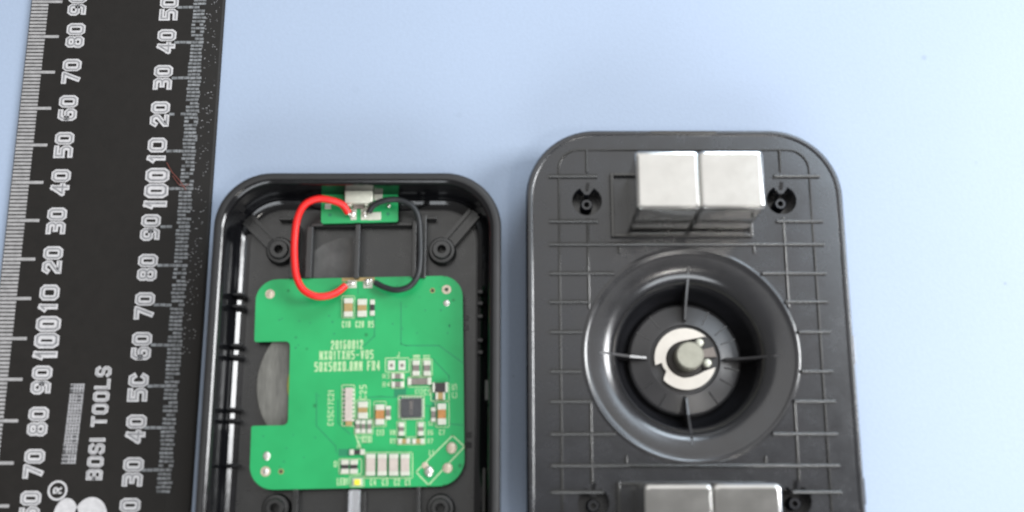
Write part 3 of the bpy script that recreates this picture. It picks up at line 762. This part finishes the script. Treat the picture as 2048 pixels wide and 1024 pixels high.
# fins across the bowl
for a in (90, 180, 0, 270):
    bm = bmesh.new(); w = .28
    pr = [(8.9, 4.0), (9.4, 6.6), (13.6, 8.6), (17.2, 11.4), (19.5, 13.2), (21.0, 13.6), (21.0, 12.0), (17.6, 9), (16.4, 2), (9.4, 2)]
    A = [bm.verts.new((r, -w, z)) for r, z in pr]; B = [bm.verts.new((r, w, z)) for r, z in pr]
    for i in range(len(pr)): j = (i + 1) % len(pr); bm.faces.new((A[i], A[j], B[j], B[i]))
    bm.faces.new(A); bm.faces.new(B[::-1])
    bmesh.ops.rotate(bm, verts=bm.verts, cent=(0, 0, 0), matrix=Matrix.Rotation(R(a - 1.0), 3, 'Z'))
    obj('fin', bm, M['plat'], shell)
for a in (38, 62, 128, 150, 215, 240, 305, 330, 348, 22):   # seams of the centre platform
    c, s = math.cos(R(a)), math.sin(R(a)); bm = bmesh.new()
    n_ = Vector((-s, c)) * .18
    A = [(9.5 * c, 9.5 * s, 5.0), (13.2 * c, 13.2 * s, 4.7)]
    v = [bm.verts.new((p[0] + e * n_.x, p[1] + e * n_.y, p[2] + dz)) for dz in (-.5, .1) for p in A for e in (-1, 1)]
    for q in ((0, 1, 3, 2), (4, 6, 7, 5), (0, 4, 5, 1), (2, 3, 7, 6), (0, 2, 6, 4), (1, 5, 7, 3)): bm.faces.new([v[i] for i in q])
    obj('seam_rib', bm, M['bowl'], shell)
# steel clip around the post
def clip_xy(u, v): return ((u - 485) / 47.5, -(v - 525) / 47.5)
P = []
for a in range(44, 188, 6): P.append((7.4 * math.cos(R(a)), 7.4 * math.sin(R(a))))
P += [clip_xy(140, 596), clip_xy(215, 570), clip_xy(228, 620), clip_xy(262, 668), clip_xy(232, 745)]
for a in range(224, 344, 6): P.append((7.4 * math.cos(R(a)), 7.4 * math.sin(R(a))))
P += [clip_xy(822, 622), clip_xy(700, 665), clip_xy(620, 705), clip_xy(540, 733)]
for a in range(262, 96, -8): q = clip_xy(500 + 238 * math.cos(R(a)), 530 - 215 * math.sin(R(a))); P.append(q)
P += [clip_xy(600, 290), clip_xy(715, 268)]
bm = bmesh.new(); prism(bm, P, 5.0, 5.9)
obj('retaining_clip', bm, M['clip'], shell)
bm = bmesh.new(); disc(bm, .2, .1, 4.6, 4.2, 4.9, 40, .2); obj('washer', bm, M['washer'], shell)
bm = bmesh.new(); disc(bm, .55, .35, 3.35, 4.5, 9.6, 48, .35); post = obj('centre_post', bm, M['post'], shell, smooth=40)
bm = bmesh.new(); prism(bm, [clip_xy(640, 430), clip_xy(810, 385), clip_xy(845, 500), clip_xy(680, 505)], 4.4, 5.6); obj('post_tongue', bm, M['chipgrey'], shell)
for u, v in ((655, 335), (735, 570)):
    x, y = clip_xy(u, v); bm = bmesh.new(); dome(bm, x, y, 1.05, 1.05, 5.4, .6); bmesh.ops.translate(bm, verts=bm.verts, vec=(0, 0, 0)); obj('clip_pin', bm, M['ends'], shell, smooth=60)
    bm = bmesh.new(); disc(bm, x, y, 1.4, 4.3, 5.3, 24); obj('clip_ear', bm, M['washer'], shell)

# ribs of the grid, each a low bar on the face of the shell
RH, RW = 0.55, 0.55
def rib(x0, y0, x1, y1):
    """low moulded bar with a rounded top"""
    horiz = abs(x1 - x0) > abs(y1 - y0)
    w, h = (.46, .85) if horiz else (.30, .50)
    sec = [(-w * 1.05, -.1), (-w, h * .35)] + [(w * math.sin(R(a)), h * .35 + h * .65 * math.cos(R(a))) for a in (-65, -40, -18, 0, 18, 40, 65)] + [(w, h * .35), (w * 1.05, -.1)]
    bm = bmesh.new(); ends = []
    for t in (0, 1):
        X, Y = (x0, y0) if t == 0 else (x1, y1)
        ends.append([bm.verts.new((X, Y + q, SZ + z) if horiz else (X + q, Y, SZ + z)) for q, z in sec])
    for k in range(len(sec) - 1): bm.faces.new((ends[0][k], ends[0][k + 1], ends[1][k + 1], ends[1][k]))
    bm.faces.new(ends[0]); bm.faces.new(ends[1][::-1])
    obj('rib', bm, M['rib'], shell, smooth=50)
XV = [11.3 - CX, 18.1 - CX, 64.9 - CX, 71.8 - CX]
YH = [81.35, 70.07, 64.39, 57.32, 50.45, 43.32, 34.07, 27.15, 19.75, 12.67, 6.79]
for y in YH:
    yy = y - CY; c = 25.7
    if y in (64.39, 12.67): rib(8.9 - CX, yy, 74.2 - CX, yy); continue
    if abs(yy) < c: xi = -math.sqrt(c * c - yy * yy) - .1; xl, xr = min(xi, -17.5), max(-xi, 17.5)
    else: xl, xr = (20.6 - CX, 63.2 - CX)
    rib(8.9 - CX, yy, xl, yy); rib(xr, yy, 74.2 - CX, yy)
rib(8.9 - CX, -4.6 - CY, 20.6 - CX, -4.6 - CY)
for x in (XV[1], XV[2]):
    yv = math.sqrt(25.7 ** 2 - x * x) + .2
    w_ = [c for c in wells if abs(c[0] - x) < 6]
    top = [c for c in w_ if c[1] > 0][0][1]; bot = [c for c in w_ if c[1] < 0][0][1]
    rib(x, yv, x, top - 4.4); rib(x, top + 7.2, x, 88.1 - CY); rib(x, -yv, x, bot + 4.4)
def outer_rib():
    bm = bmesh.new(); rr = []
    for d, z in ((-.28, -.1), (-.24, .2), (-.1, .42), (.1, .42), (.24, .2), (.28, -.1)):
        rr.append([(x, y, SZ + z) for x, y in rrect(XV[0] + d, XV[3] - d, -11.5 - CY + d, 88.1 - CY - d, 5.0 - d, 10)])
    loft(bm, rr); obj('rib', bm, M['rib'], shell, smooth=50)
outer_rib()
for x, y in (sp(1238, 500), sp(1508, 500), sp(1253, 920), sp(1531, 920)): rib(x, y - .8, x, y + .8)
# snap tabs and rim steps on the outer edge
def tab(px, py0, py1, m='rib'):
    X, Y1 = sp(px, py0, 11.5); _, Y0 = sp(px, py1, 11.5)
    bm = bmesh.new(); box(bm, sx1 - .6, sx1 + .45, Y0, Y1, 9.0, 12.8, .2); obj('snap_tab', bm, M[m], shell)
tab(1705, 672, 730); tab(1735, 955, 1010)
X, Y = sp(1365, 268, 14)
bm = bmesh.new(); box(bm, sp(1300, 268)[0], sp(1432, 268)[0], sy1 - 1.3, sy1 - .35, 13.9, 14.35, .1); obj('rim_step', bm, M['rib'], shell)
# pocket walls that hold the metal blocks
MAGH = 34.0
def pocket(y0, y1, x0, x1):
    for b_ in ((x0 - .8, x0, y0 - .8, y1 + .8), (x1, x1 + .8, y0 - .8, y1 + .8), (x0 + .01, x1 - .01, y0 - .8, y0 - .01), (x0 + .01, x1 - .01, y1 + .01, y1 + .8)):
        bm = bmesh.new(); box(bm, *b_, SZ - .1, SZ + 1.2, .12); obj('pocket_wall', bm, M['rib'], shell)
px0, px1 = 27.6 - CX, 56.2 - CX
pocket(66.9 - CY, 81.2 - CY, px0 - 3.2, px1 + .25); pocket(-6.3 - CY, 8.25 - CY, px0 - 3.2, px1 + .25)

# ================================================================== metal blocks
proto = None
for (x0, x1, y0, y1, lab) in ((27.6, 41.84, 67.4, 81.0, 'left polished metal block of the pair standing above the bowl'),
                              (41.88, 56.15, 67.45, 81.05, 'right polished metal block of the pair standing above the bowl'),
                              (27.5, 41.8, -6.0, 8.0, 'left polished metal block of the pair at the lower edge below the bowl'),
                              (41.84, 56.05, -6.0, 8.05, 'right polished metal block of the pair at the lower edge below the bowl')):
    f_ = Frame((x0 + x1) / 2, (y0 + y1) / 2, SZ)
    bm = bmesh.new(); w, h = (x1 - x0) / 2, (y1 - y0) / 2
    pts_ = []
    pr = [(0.0, .02), (0.0, MAGH - SZ - .75), (.12, MAGH - SZ - .4), (.38, MAGH - SZ - .13), (.75, MAGH - SZ)]
    pr[-1:] = [(.75, MAGH - SZ - .02), (.95, MAGH - SZ)]
    L_ = loft(bm, [[(x, y, z) for x, y in rrect(-w + d, w - d, -h + d, h - d, .95 - d * .4, 6)] for d, z in pr])
    bm.faces.new(L_[0][::-1]); bm.faces.new(L_[-1])
    o = obj('metal_block', bm, M['metal'], None, smooth=3)
    o.location = (f_.x * S, f_.y * S, f_.z * S)
    o['label'] = lab; o['category'] = 'metal block'; o['group'] = 'metal blocks standing on the base shell'
